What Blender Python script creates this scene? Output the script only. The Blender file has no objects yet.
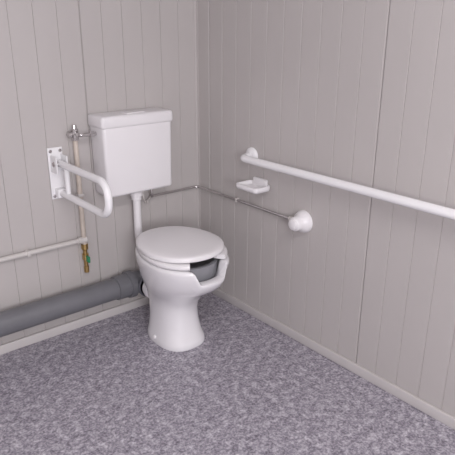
import bpy, bmesh, math
from mathutils import Vector, Matrix
S=bpy.context.scene
try: S.view_settings.view_transform='Standard'
except Exception: pass

# ---------------- materials ----------------
def mat(name,col,rough=.5,metal=0,coat=0,var=0,scale=5,bump=0):
    m=bpy.data.materials.new(name); m.use_nodes=True
    nt=m.node_tree; b=nt.nodes['Principled BSDF']
    b.inputs['Roughness'].default_value=rough; b.inputs['Metallic'].default_value=metal
    b.inputs['Coat Weight'].default_value=coat
    b.inputs['Base Color'].default_value=(*col,1)
    if var or bump:
        tc=nt.nodes.new('ShaderNodeTexCoord')
        n=nt.nodes.new('ShaderNodeTexNoise'); n.inputs['Scale'].default_value=scale; n.inputs['Detail'].default_value=4
        nt.links.new(tc.outputs['Object'],n.inputs['Vector'])
        if var:
            r=nt.nodes.new('ShaderNodeValToRGB')
            r.color_ramp.elements[0].position=.3; r.color_ramp.elements[1].position=.7
            r.color_ramp.elements[0].color=(*[c*(1-var) for c in col],1)
            r.color_ramp.elements[1].color=(*[min(1,c*(1+var)) for c in col],1)
            nt.links.new(n.outputs['Fac'],r.inputs['Fac']); nt.links.new(r.outputs['Color'],b.inputs['Base Color'])
        if bump:
            bp=nt.nodes.new('ShaderNodeBump'); bp.inputs['Strength'].default_value=bump; bp.inputs['Distance'].default_value=.002
            nt.links.new(n.outputs['Fac'],bp.inputs['Height']); nt.links.new(bp.outputs['Normal'],b.inputs['Normal'])
    return m
M_wall=mat('wall_panel_paint',(.492,.462,.452),.5,var=.025,scale=2)
M_trim=mat('trim_paint',(.58,.55,.545),.45,var=.03,scale=6)
M_ceil=mat('ceiling_paint',(.75,.74,.74),.8,var=.02,scale=3)
M_cer=mat('ceramic_white',(.80,.785,.805),.12,coat=.4,var=.01,scale=3)
M_pla=mat('plastic_white',(.80,.78,.795),.3,var=.01,scale=4)
M_enam=mat('enamel_white',(.84,.83,.845),.22,coat=.3,var=.01,scale=4)
M_pvc=mat('pvc_grey',(.16,.16,.175),.42,var=.08,scale=9)
M_rub=mat('rubber_grey',(.12,.12,.14),.6,var=.05,scale=9)
M_shade=mat('notch_shade_grey',(.25,.25,.27),.45,var=.05,scale=9)  # shade inside the bowl, put into a grey colour
M_pipe=mat('painted_pipe',(.60,.57,.55),.35,var=.06,scale=14)
M_pipeb=mat('painted_pipe_beige',(.56,.49,.43),.4,var=.1,scale=20)
M_chr=mat('chrome',(.62,.6,.6),.2,metal=1,var=.03,scale=10)
M_brass=mat('brass',(.55,.38,.16),.3,metal=1,var=.1,scale=20)
M_green=mat('green_plastic',(.02,.22,.10),.4,var=.05,scale=20)

def floor_mat():
    m=bpy.data.materials.new('vinyl_floor'); m.use_nodes=True; nt=m.node_tree; b=nt.nodes['Principled BSDF']
    b.inputs['Roughness'].default_value=.38
    tc=nt.nodes.new('ShaderNodeTexCoord')
    def noise(s,d,ro=.6,dist=0):
        n=nt.nodes.new('ShaderNodeTexNoise'); n.inputs['Scale'].default_value=s; n.inputs['Detail'].default_value=d
        n.inputs['Roughness'].default_value=ro; n.inputs['Distortion'].default_value=dist
        nt.links.new(tc.outputs['Object'],n.inputs['Vector']); return n
    def ramp(src,els):
        r=nt.nodes.new('ShaderNodeValToRGB'); cr=r.color_ramp
        while len(cr.elements)<len(els): cr.elements.new(.5)
        for e,(p,c) in zip(cr.elements,els): e.position=p; e.color=(*c,1)
        nt.links.new(src,r.inputs['Fac']); return r
    n1=noise(34,5,.62,.3)
    r1=ramp(n1.outputs['Fac'],[(.32,(.13,.115,.145)),(.45,(.235,.215,.26)),(.54,(.36,.335,.385)),(.64,(.60,.575,.625))])
    n2=noise(105,3,.6,.2)
    r2=ramp(n2.outputs['Fac'],[(.38,(.10,.088,.115)),(.5,(.335,.31,.365)),(.63,(.74,.715,.765))])
    mx=nt.nodes.new('ShaderNodeMixRGB'); mx.inputs[0].default_value=.42
    nt.links.new(r1.outputs[0],mx.inputs[1]); nt.links.new(r2.outputs[0],mx.inputs[2])
    nt.links.new(mx.outputs[0],b.inputs['Base Color'])
    return m
M_floor=floor_mat()

# ---------------- helpers ----------------
def obj(name,bm,m,parent=None,smooth=True,autos=40):
    me=bpy.data.meshes.new(name); bmesh.ops.recalc_face_normals(bm,faces=bm.faces); bm.to_mesh(me); bm.free()
    o=bpy.data.objects.new(name,me); S.collection.objects.link(o); me.materials.append(m)
    if smooth:
        for p in me.polygons: p.use_smooth=True
        try: me.set_sharp_from_angle(angle=math.radians(autos))
        except Exception: pass
    if parent: o.parent=parent
    return o
def empty(name):
    e=bpy.data.objects.new(name,None); e.empty_display_size=.1; S.collection.objects.link(e); return e
def box(name,lo,hi,m,parent=None,bev=0,seg=3,bm=None,taper=None):
    b=bmesh.new(); bmesh.ops.create_cube(b,size=1)
    c=[(lo[i]+hi[i])/2 for i in range(3)]; s=[hi[i]-lo[i] for i in range(3)]
    for v in b.verts:
        k=1
        if taper and v.co.z<0: k=taper
        v.co=Vector((c[0]+v.co.x*s[0]*k,c[1]+v.co.y*s[1],c[2]+v.co.z*s[2]))
    if bev: bmesh.ops.bevel(b,geom=b.edges[:],offset=bev,segments=seg,affect='EDGES',profile=.5)
    return obj(name,b,m,parent)
def fillet(pts,r,n=8):
    P=[Vector(p) for p in pts]; out=[P[0]]
    for i in range(1,len(P)-1):
        a=(P[i-1]-P[i]); c=(P[i+1]-P[i]); la,lc=a.length,c.length; a.normalize(); c.normalize()
        ang=a.angle(c)
        if ang>math.pi-.02: out.append(P[i]); continue
        rr=r; t=rr/math.tan(ang/2); t=min(t,la*.49,lc*.49); rr=t*math.tan(ang/2)
        bis=(a+c).normalized(); cen=P[i]+bis*(rr/math.sin(ang/2))
        s=P[i]+a*t-cen; e=P[i]+c*t-cen; tot=s.angle(e)
        for k in range(n+1):
            f=k/n; out.append(cen+(s*math.sin((1-f)*tot)+e*math.sin(f*tot))/math.sin(tot))
    out.append(P[-1]); return out
def tube(name,pts,r,m,parent=None,fr=.05,seg=20,radii=None,n=8):
    P=fillet(pts,fr,n) if radii is None else [Vector(p) for p in pts]
    b=bmesh.new(); rings=[]
    t=(P[1]-P[0]).normalized(); u=t.orthogonal().normalized()
    for i,p in enumerate(P):
        if i==0: t2=(P[1]-P[0])
        elif i==len(P)-1: t2=P[-1]-P[-2]
        else: t2=(P[i+1]-P[i]).normalized()+(P[i]-P[i-1]).normalized()
        if t2.length<1e-9: t2=t
        t2=t2.normalized(); u=(u-t2*u.dot(t2)).normalized(); v=t2.cross(u); t=t2
        rr=r if radii is None else radii[i]
        rings.append([b.verts.new(p+(u*math.cos(a)+v*math.sin(a))*rr) for a in [2*math.pi*k/seg for k in range(seg)]])
    for A,B in zip(rings,rings[1:]):
        for k in range(seg): b.faces.new((A[k],A[(k+1)%seg],B[(k+1)%seg],B[k]))
    b.faces.new(rings[0]); b.faces.new(rings[-1])
    return obj(name,b,m,parent)
def lathe(name,origin,axis,prof,m,parent=None,seg=32):
    o=Vector(origin); a=Vector(axis).normalized()
    u=a.orthogonal().normalized(); v=a.cross(u)
    b=bmesh.new(); rings=[]
    for d,r in prof:
        rings.append([b.verts.new(o+a*d+(u*math.cos(t)+v*math.sin(t))*max(r,1e-4)) for t in [2*math.pi*k/seg for k in range(seg)]])
    for A,B in zip(rings,rings[1:]):
        for k in range(seg): b.faces.new((A[k],A[(k+1)%seg],B[(k+1)%seg],B[k]))
    b.faces.new(rings[0]); b.faces.new(rings[-1])
    return obj(name,b,m,parent,autos=35)
def loft(name,rings,m,parent=None,cap0=True,cap1=True,autos=50,close=True):
    b=bmesh.new(); R=[[b.verts.new(p) for p in r] for r in rings]; n=len(R[0])
    for A,B in zip(R,R[1:]):
        for k in range(n if close else n-1): b.faces.new((A[k],A[(k+1)%n],B[(k+1)%n],B[k]))
    if cap0: b.faces.new(R[0])
    if cap1: b.faces.new(R[-1])
    return obj(name,b,m,parent,autos=autos)

# ---------------- room shell ----------------
X0,Y0,H=-3.3,-4.2,2.4
def grooved_wall(name,axis,length,joints,pitch,off):
    g=[]
    p=off
    while p<length-.02:
        if all(abs(p-j)>.03 for j in joints): g.append((p,.0027,.0034))
        p+=pitch
    for j in joints: g.append((j,.005,.008))
    g.sort(); pr=[(0,0)]
    for c,w,d in g: pr+= [(c-w,0),(c-w*.4,d),(c+w*.4,d),(c+w,0)]
    pr.append((length,0)); pr+= [(length,.06),(0,.06)]
    b=bmesh.new()
    def P(s,d,z): return (-s,d,z) if axis=='x' else (d,-s,z)
    lo=[b.verts.new(P(s,d,-.05)) for s,d in pr]; hi=[b.verts.new(P(s,d,H)) for s,d in pr]; n=len(pr)
    for i in range(n): b.faces.new((lo[i],lo[(i+1)%n],hi[(i+1)%n],hi[i]))
    b.faces.new(lo); b.faces.new(hi)
    return obj(name,b,M_wall,smooth=False)
grooved_wall('wall_back','x',-X0,[.608,1.608,2.608],.1,.108)
grooved_wall('wall_right','y',-Y0,[.10,1.10,2.10,3.10],.1,.0999)
box('wall_left',(X0-.06,Y0,-.05),(X0,.06,H),M_wall)
W=(-3.1,-1.5,.95,2.1)
wf=empty('wall_front')
box('panel_a',(X0-.06,Y0-.06,-.05),(W[0],Y0,H),M_wall,wf)
box('panel_b',(W[1],Y0-.06,-.05),(.06,Y0,H),M_wall,wf)
box('panel_c',(W[0],Y0-.06,-.05),(W[1],Y0,W[2]),M_wall,wf)
box('panel_d',(W[0],Y0-.06,W[3]),(W[1],Y0,H),M_wall,wf)
wn=empty('window_1')
for i,(a,c) in enumerate([((W[0],W[2]),(W[0]+.05,W[3])),((W[1]-.05,W[2]),(W[1],W[3])),((W[0]+.05,W[2]),(W[1]-.05,W[2]+.05)),((W[0]+.05,W[3]-.05),(W[1]-.05,W[3])),((-2.32,W[2]+.05),(-2.28,W[3]-.05))]):
    box('frame_%d'%i,(a[0],Y0-.05,a[1]),(c[0],Y0-.01,c[1]),M_trim,wn,bev=.004)
box('floor',(X0,Y0,-.06),(0,0,0),M_floor)
box('ceiling',(X0-.06,Y0-.06,H),(.06,.06,H+.06),M_ceil)
box('baseboard_back',(X0,-.012,0),(-.012,0,.045),M_trim,bev=.003)
box('baseboard_right',(-.012,Y0,0),(0,0,.045),M_trim,bev=.003)
b=bmesh.new(); L=[(0,0),(-.014,0),(-.014,-.002),(-.004,-.004),(-.002,-.014),(0,-.014)]
lo=[b.verts.new((x,y,.045)) for x,y in L]; hi=[b.verts.new((x,y,H)) for x,y in L]
for i in range(6): b.faces.new((lo[i],lo[(i+1)%6],hi[(i+1)%6],hi[i]))
b.faces.new(lo); b.faces.new(hi); obj('trim_1',b,M_wall,smooth=False)

# ---------------- toilet ----------------
TX=-.421
T=empty('accessible_toilet')
TS=.012  # set-back of the pan toward the wall
N=96
def ring(z,hw,yf,yb,ex=2.0,wide=.5):
    cy=yb+(yf-yb)*wide; out=[]
    for k in range(N):
        a=2*math.pi*k/N; c,s=math.cos(a),math.sin(a)
        e=2/ex
        x=hw*math.copysign(abs(c)**e,c)
        y=(cy+(yf-cy)*abs(s)**e) if s>0 else (cy+(yb-cy)*abs(s)**e)
        out.append([TX+x,y+TS,z])
    return out
def sstep(a,b,x):
    t=max(0,min(1,(x-a)/(b-a))); return t*t*(3-2*t)
def notch(pts,zb=.30,k0=.60,w0=.058,w1=.088):
    o=[]
    for x,y,z in pts:
        if z>zb and y<-.51:
            k=k0+(1-k0)*sstep(w0,w1,abs(x-TX)); z=zb+(z-zb)*k
        o.append((x,y,z))
    return o
ZR=.448
rings=[]
for z,hw,yf,yb,ex,wd in [
 (0,.113,-.525,-.235,2.6,.5),(.012,.115,-.528,-.232,2.6,.5),(.03,.112,-.522,-.235,2.6,.5),(.06,.104,-.508,-.24,2.5,.5),
 (.12,.096,-.497,-.24,2.4,.5),(.18,.095,-.497,-.235,2.3,.5),(.22,.103,-.512,-.23,2.2,.5),(.26,.121,-.548,-.22,2.1,.55),
 (.30,.143,-.598,-.21,2.05,.55),(.34,.160,-.638,-.205,2.1,.55),(.38,.170,-.662,-.20,2.1,.55),(.41,.176,-.674,-.195,2.15,.55),
 (.432,.179,-.680,-.195,2.15,.55),(.443,.178,-.679,-.196,2.15,.55),(ZR,.172,-.672,-.202,2.15,.55)]:
    rings.append(notch(ring(z,hw,yf,yb,ex,wd)))
for z,hw,yf,yb in [(ZR,.146,-.645,-.29),(.443,.138,-.637,-.298),(.42,.132,-.631,-.30),(.36,.122,-.61,-.31),(.28,.095,-.55,-.33),(.22,.06,-.48,-.35),(.20,.03,-.43,-.37)]:
    rings.append(notch(ring(z,hw,yf,yb,2.1,.55)))
loft('bowl',rings,M_cer,T)
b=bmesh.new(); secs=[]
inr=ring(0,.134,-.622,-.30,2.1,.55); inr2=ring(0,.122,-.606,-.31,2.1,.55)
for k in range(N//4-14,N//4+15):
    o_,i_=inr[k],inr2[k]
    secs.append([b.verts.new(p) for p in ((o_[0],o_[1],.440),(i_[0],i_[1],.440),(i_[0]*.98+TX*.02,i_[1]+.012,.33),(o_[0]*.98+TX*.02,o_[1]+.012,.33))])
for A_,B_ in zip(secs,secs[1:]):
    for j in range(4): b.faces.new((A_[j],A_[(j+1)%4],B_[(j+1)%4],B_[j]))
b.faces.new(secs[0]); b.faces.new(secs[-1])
obj('notch_shade_strip',b,M_shade,T)  # added grey strip, stands in for the shaded bowl interior behind the notch
lathe('trap_water',(TX,-.40,.222),(0,0,1),[(0,.045),(.003,.045)],M_rub,T)
for s in (-1,1):
    lathe('foot_screw_%d'%(s+2),(TX+s*.105,-.36,.03),(s,0,.25),[(0,.010),(.012,.009),(.015,.004)],M_pla,T,seg=16)
box('rear_deck',(TX-.095,-.30,.36),(TX+.095,-.190,.447),M_cer,T,bev=.018)
lathe('outlet_spigot',(TX,-.26,.185),(0,1,0),[(0,.052),(.05,.052),(.055,.057),(.075,.057),(.08,.051),(.095,.051)],M_cer,T)
def seatring(z0,z1,hw,yf,yb,wi):
    outer=ring(0,hw,yf,yb,2.1,.55); inner=ring(0,hw-wi,yf+wi*.9,yb+(-.075),2.05,.55)
    gap=int(N*0.085)
    idx=[(N//4+gap+i)%N for i in range(N-2*gap+1)]
    b=bmesh.new(); secs=[]
    for k in idx:
        o=Vector(outer[k][:2]+[0]); i=Vector(inner[k][:2]+[0]); sec=[]
        for f,z in [(0,z0+.003),(0,z1-.007),(.08,z1-.002),(.2,z1),(.8,z1),(.93,z1-.003),(1,z1-.008),(1,z0+.003),(.95,z0),(.05,z0)]:
            p=o.lerp(i,f); sec.append(b.verts.new((p.x,p.y,z)))
        secs.append(sec)
    for A,B in zip(secs,secs[1:]):
        n=len(A)
        for j in range(n): b.faces.new((A[j],A[(j+1)%n],B[(j+1)%n],B[j]))
    b.faces.new(secs[0]); b.faces.new(secs[-1])
    return b
obj('seat',seatring(.454,.474,.180,-.662,-.23,.055),M_pla,T,autos=45)
lr=[]
for z,ins in [(.4765,.010),(.477,.003),(.480,0),(.492,0),(.497,.003),(.500,.010),(.5015,.03),(.504,.07),(.506,.12),(.507,.165)]:
    lr.append(ring(z,.180-ins,-.636+ins*1.1,-.215-ins*1.1,2.1,.55))
loft('lid',lr,M_pla,T,autos=45)
for s in (-1,1):
    lathe('hinge_%d'%(s+2),(TX+s*.07-.02,-.210,.472),(1,0,0),[(0,.008),(.002,.012),(.038,.012),(.04,.008)],M_pla,T,seg=20)
    box('hinge_foot_%d'%(s+2),(TX+s*.07-.016,-.224,.444),(TX+s*.07+.016,-.196,.472),M_pla,T,bev=.003)
for s in (-1,1):
    box('bumper_%d'%(s+2),(TX+s*.15-.008,-.46,.4465),(TX+s*.15+.008,-.43,.456),M_pla,T,bev=.002)

# ---------------- cistern ----------------
C=empty('toilet_cistern')
CX0,CX1=-.613,-.244
box('cistern_body',(CX0+.006,-.136,.658),(CX1-.006,-.004,.985),M_pla,C,bev=.016,seg=4,taper=.97)
box('cistern_cover',(CX0,-.142,.968),(CX1,-.002,1.024),M_pla,C,bev=.014,seg=4)
box('flush_plate',(-.475,-.12,1.0225),(-.385,-.06,1.028),M_pla,C,bev=.002)
lathe('cistern_nut',(TX-.004,-.075,.66),(0,0,-1),[(0,.03),(.03,.03),(.033,.024),(.05,.024),(.052,.02)],M_pla,C)
tube('flush_pipe',[(TX-.004,-.075,.64),(TX-.004,-.075,.39),(TX-.004,-.186,.39)],.0185,M_pla,C,fr=.06)
lathe('flush_pipe_seal',(TX-.004,-.186,.39),(0,1,0),[(0,.028),(.025,.028),(.03,.021)],M_pla,C)

# ---------------- drain pipe ----------------
D=empty('drain_pipe')
PZ,PY=.185,-.080
tube('main_pipe',[(X0,PY,PZ),(-.54,PY,PZ)],.052,M_pvc,D,seg=40)
lathe('socket',(-.575,PY,PZ),(1,0,0),[(0,.052),(.003,.059),(.065,.059),(.067,.067),(.095,.067),(.097,.061),(.10,.056)],M_pvc,D,seg=40)
tube('bend',[(-.50,PY,PZ),(TX,PY,PZ),(TX,-.155,PZ)],.056,M_pvc,D,fr=.045,seg=40)
lathe('bend_collar',(TX,-.135,PZ),(0,-1,0),[(0,.056),(.003,.062),(.018,.062),(.02,.058)],M_rub,D,seg=40)

# ---------------- water supply ----------------
Wp=empty('water_supply_pipe')
tube('horizontal_pipe',[(X0,-.022,.451),(-.685,-.022,.451)],.011,M_pipe,Wp)
tube('riser_pipe',[(-.685,-.022,.40),(-.685,-.022,.93)],.011,M_pipeb,Wp)
lathe('tee_fitting',(-.715,-.022,.451),(1,0,0),[(0,.011),(.002,.016),(.04,.016),(.042,.011)],M_pipe,Wp)
lathe('lower_union',(-.685,-.022,.43),(0,0,-1),[(0,.012),(.003,.016),(.025,.016),(.03,.012)],M_brass,Wp)
for i,x in enumerate((-1.6,-.95)):
    box('pipe_clip_%d'%i,(x-.008,-.036,.438),(x+.008,0,.464),M_pipe,Wp,bev=.003)
box('riser_clip',(-.700,-.036,.66),(-.67,0,.675),M_pipe,Wp,bev=.003)
lathe('valve_body',(-.685,-.022,.915),(0,0,1),[(0,.012),(.003,.016),(.05,.016),(.054,.011),(.07,.009)],M_chr,Wp,seg=24)
tube('valve_outlet',[(-.685,-.022,.945),(-.685,-.07,.945),(-.608,-.07,.945)],.008,M_chr,Wp,fr=.012)
lathe('valve_handle',(-.72,-.022,.945),(1,0,0),[(0,.010),(.003,.016),(.016,.016),(.02,.007),(.035,.007)],M_chr,Wp,seg=10)
lathe('valve_union',(-.640,-.07,.945),(1,0,0),[(0,.009),(.002,.014),(.02,.014),(.022,.010),(.03,.010)],M_chr,Wp,seg=6)
lathe('tap_body',(-.685,-.022,.402),(0,0,-1),[(0,.010),(.02,.010),(.022,.015),(.05,.015),(.055,.010),(.085,.009),(.087,.012),(.115,.012),(.117,.007)],M_brass,Wp,seg=18)
box('tap_lever',(-.69,-.062,.345),(-.68,-.03,.375),M_green,Wp,bev=.003)

# flush tube to remote push button
F=empty('pneumatic_flush_button')
tube('flush_tube',[(-.33,-.06,.658),(-.33,-.06,.60),(-.30,-.012,.588),(-.014,-.012,.588),(-.014,-.74,.588)],.0065,M_chr,F,fr=.03,n=6)
tube('air_hose',[(-.39,-.08,.658),(-.39,-.08,.61),(-.36,-.05,.57),(-.31,-.012,.588)],.004,M_pipe,F,fr=.02)
box('tube_clip',(-.022,-.336,.578),(0,-.324,.598),M_pipe,F,bev=.002)
lathe('tube_end',(-.014,-.69,.588),(0,-1,0),[(0,.008),(.003,.012),(.03,.012)],M_pipe,F,seg=20)
lathe('button_housing',(0,-.765,.592),(-1,0,0),[(0,.050),(.006,.050),(.02,.045),(.032,.035),(.036,.032),(.060,.031),(.064,.028),(.066,.024),(.074,.023),(.077,.018)],M_pla,F,seg=40)

# ---------------- wall grab rail ----------------
G=empty('wall_grab_rail')
GZ=.822
lathe('flange',(0,-.422,GZ),(-1,0,0),[(0,.040),(.006,.040),(.012,.036),(.016,.026),(.018,.018)],M_enam,G,seg=36)
tube('rail_tube',[(-.004,-.422,GZ),(-.068,-.422,GZ),(-.068,-1.93,GZ),(-.004,-1.93,GZ)],.0175,M_enam,G,fr=.045,seg=28)
lathe('flange_end',(0,-1.93,GZ),(-1,0,0),[(0,.040),(.006,.040),(.012,.036),(.016,.026),(.018,.018)],M_enam,G,seg=36)

# ---------------- soap dish ----------------
Sd=empty('soap_dish')
box('wall_bracket',(-.016,-.535,.685),(0,-.445,.730),M_pla,Sd,bev=.006)
def rr(x0,x1,y0,y1,z,r,n=6):
    o=[]
    for cx,cy,a0 in ((x1-r,y1-r,0),(x0+r,y1-r,90),(x0+r,y0+r,180),(x1-r,y0+r,270)):
        for k in range(n+1):
            a=math.radians(a0+90*k/n); o.append((cx+r*math.cos(a),cy+r*math.sin(a),z))
    return o
def tray(i,z): return rr(-.100+i,-.004-i*.3,-.560+i,-.415-i,z,max(.018-i*.5,.003))
loft('tray',[tray(.012,.680),tray(.004,.684),tray(0,.692),tray(0,.706),tray(.002,.708),tray(.007,.708),tray(.009,.705),tray(.013,.694),tray(.02,.691)],M_pla,Sd)

# ---------------- folding support rail ----------------
A=empty('folding_support_rail')
ax=-.772
box('wall_plate',(ax-.038,-.008,.665),(ax+.030,0,.895),M_enam,A,bev=.0035)
for i,(x,z) in enumerate([(ax-.026,.88),(ax+.018,.88),(ax-.026,.68),(ax+.018,.68)]):
    lathe('bolt_%d'%i,(x,-.007,z),(0,-1,0),[(0,.008),(.004,.008),(.006,.005)],M_chr,A,seg=6)
box('hinge_cheek_a',(ax-.030,-.07,.79),(ax-.024,-.006,.865),M_enam,A,bev=.002)
box('hinge_cheek_b',(ax+.018,-.07,.79),(ax+.024,-.006,.865),M_enam,A,bev=.002)
lathe('hinge_pin',(ax-.036,-.045,.83),(1,0,0),[(0,.008),(.003,.012),(.063,.012),(.066,.008)],M_chr,A,seg=20)
tube('u_tube',[(ax,-.03,.83),(ax,-.462,.83),(ax,-.462,.695),(ax,-.03,.695)],.0155,M_enam,A,fr=.06,seg=24)
tube('cross_strut',[(ax,-.10,.83),(ax,-.10,.695)],.011,M_enam,A,seg=20)
box('lower_stop',(ax-.022,-.04,.675),(ax+.022,-.006,.715),M_enam,A,bev=.004)

# ---------------- lights ----------------
def area(name,loc,rot,sx,sy,e,col):
    l=bpy.data.lights.new(name,'AREA'); l.shape='RECTANGLE'; l.size=sx; l.size_y=sy; l.energy=e; l.color=col
    o=bpy.data.objects.new(name,l); o.location=loc; o.rotation_euler=rot; S.collection.objects.link(o); return o
area('window_daylight',(-2.3,Y0-.08,1.52),(math.radians(90),0,0),1.5,1.1,86,(.98,.965,1))
fx=empty('added_ceiling_fill')  # added fill light under the ceiling, out of view, with a made-up housing
box('fill_housing',(-2.05,-2.5,H-.05),(-.75,-2.3,H),M_pla,fx,bev=.01)
area('ceiling_fill',(-1.4,-2.4,H-.056),(0,0,0),1.2,.16,28,(1,.965,.97))
w=bpy.data.worlds.new('world'); S.world=w; w.use_nodes=True
w.node_tree.nodes['Background'].inputs[0].default_value=(.8,.82,.9,1); w.node_tree.nodes['Background'].inputs[1].default_value=1.0

# ---------------- camera ----------------
cd=bpy.data.cameras.new('camera'); cd.sensor_width=36; cd.lens=563.6/455*36; cd.clip_start=.02
co=bpy.data.objects.new('camera',cd); S.collection.objects.link(co)
yaw,pit,rol=math.radians(39.68),math.radians(19.88),math.radians(.21)
f=Vector((math.sin(yaw)*math.cos(pit),math.cos(yaw)*math.cos(pit),-math.sin(pit)))
r=Vector((math.cos(yaw),-math.sin(yaw),0)); u=r.cross(f)
r2=r*math.cos(rol)+u*math.sin(rol); u2=-r*math.sin(rol)+u*math.cos(rol)
m=Matrix((r2,u2,-f)).transposed().to_4x4(); m.translation=Vector((-1.736,-2.336,1.4)); co.matrix_world=m
S.camera=co
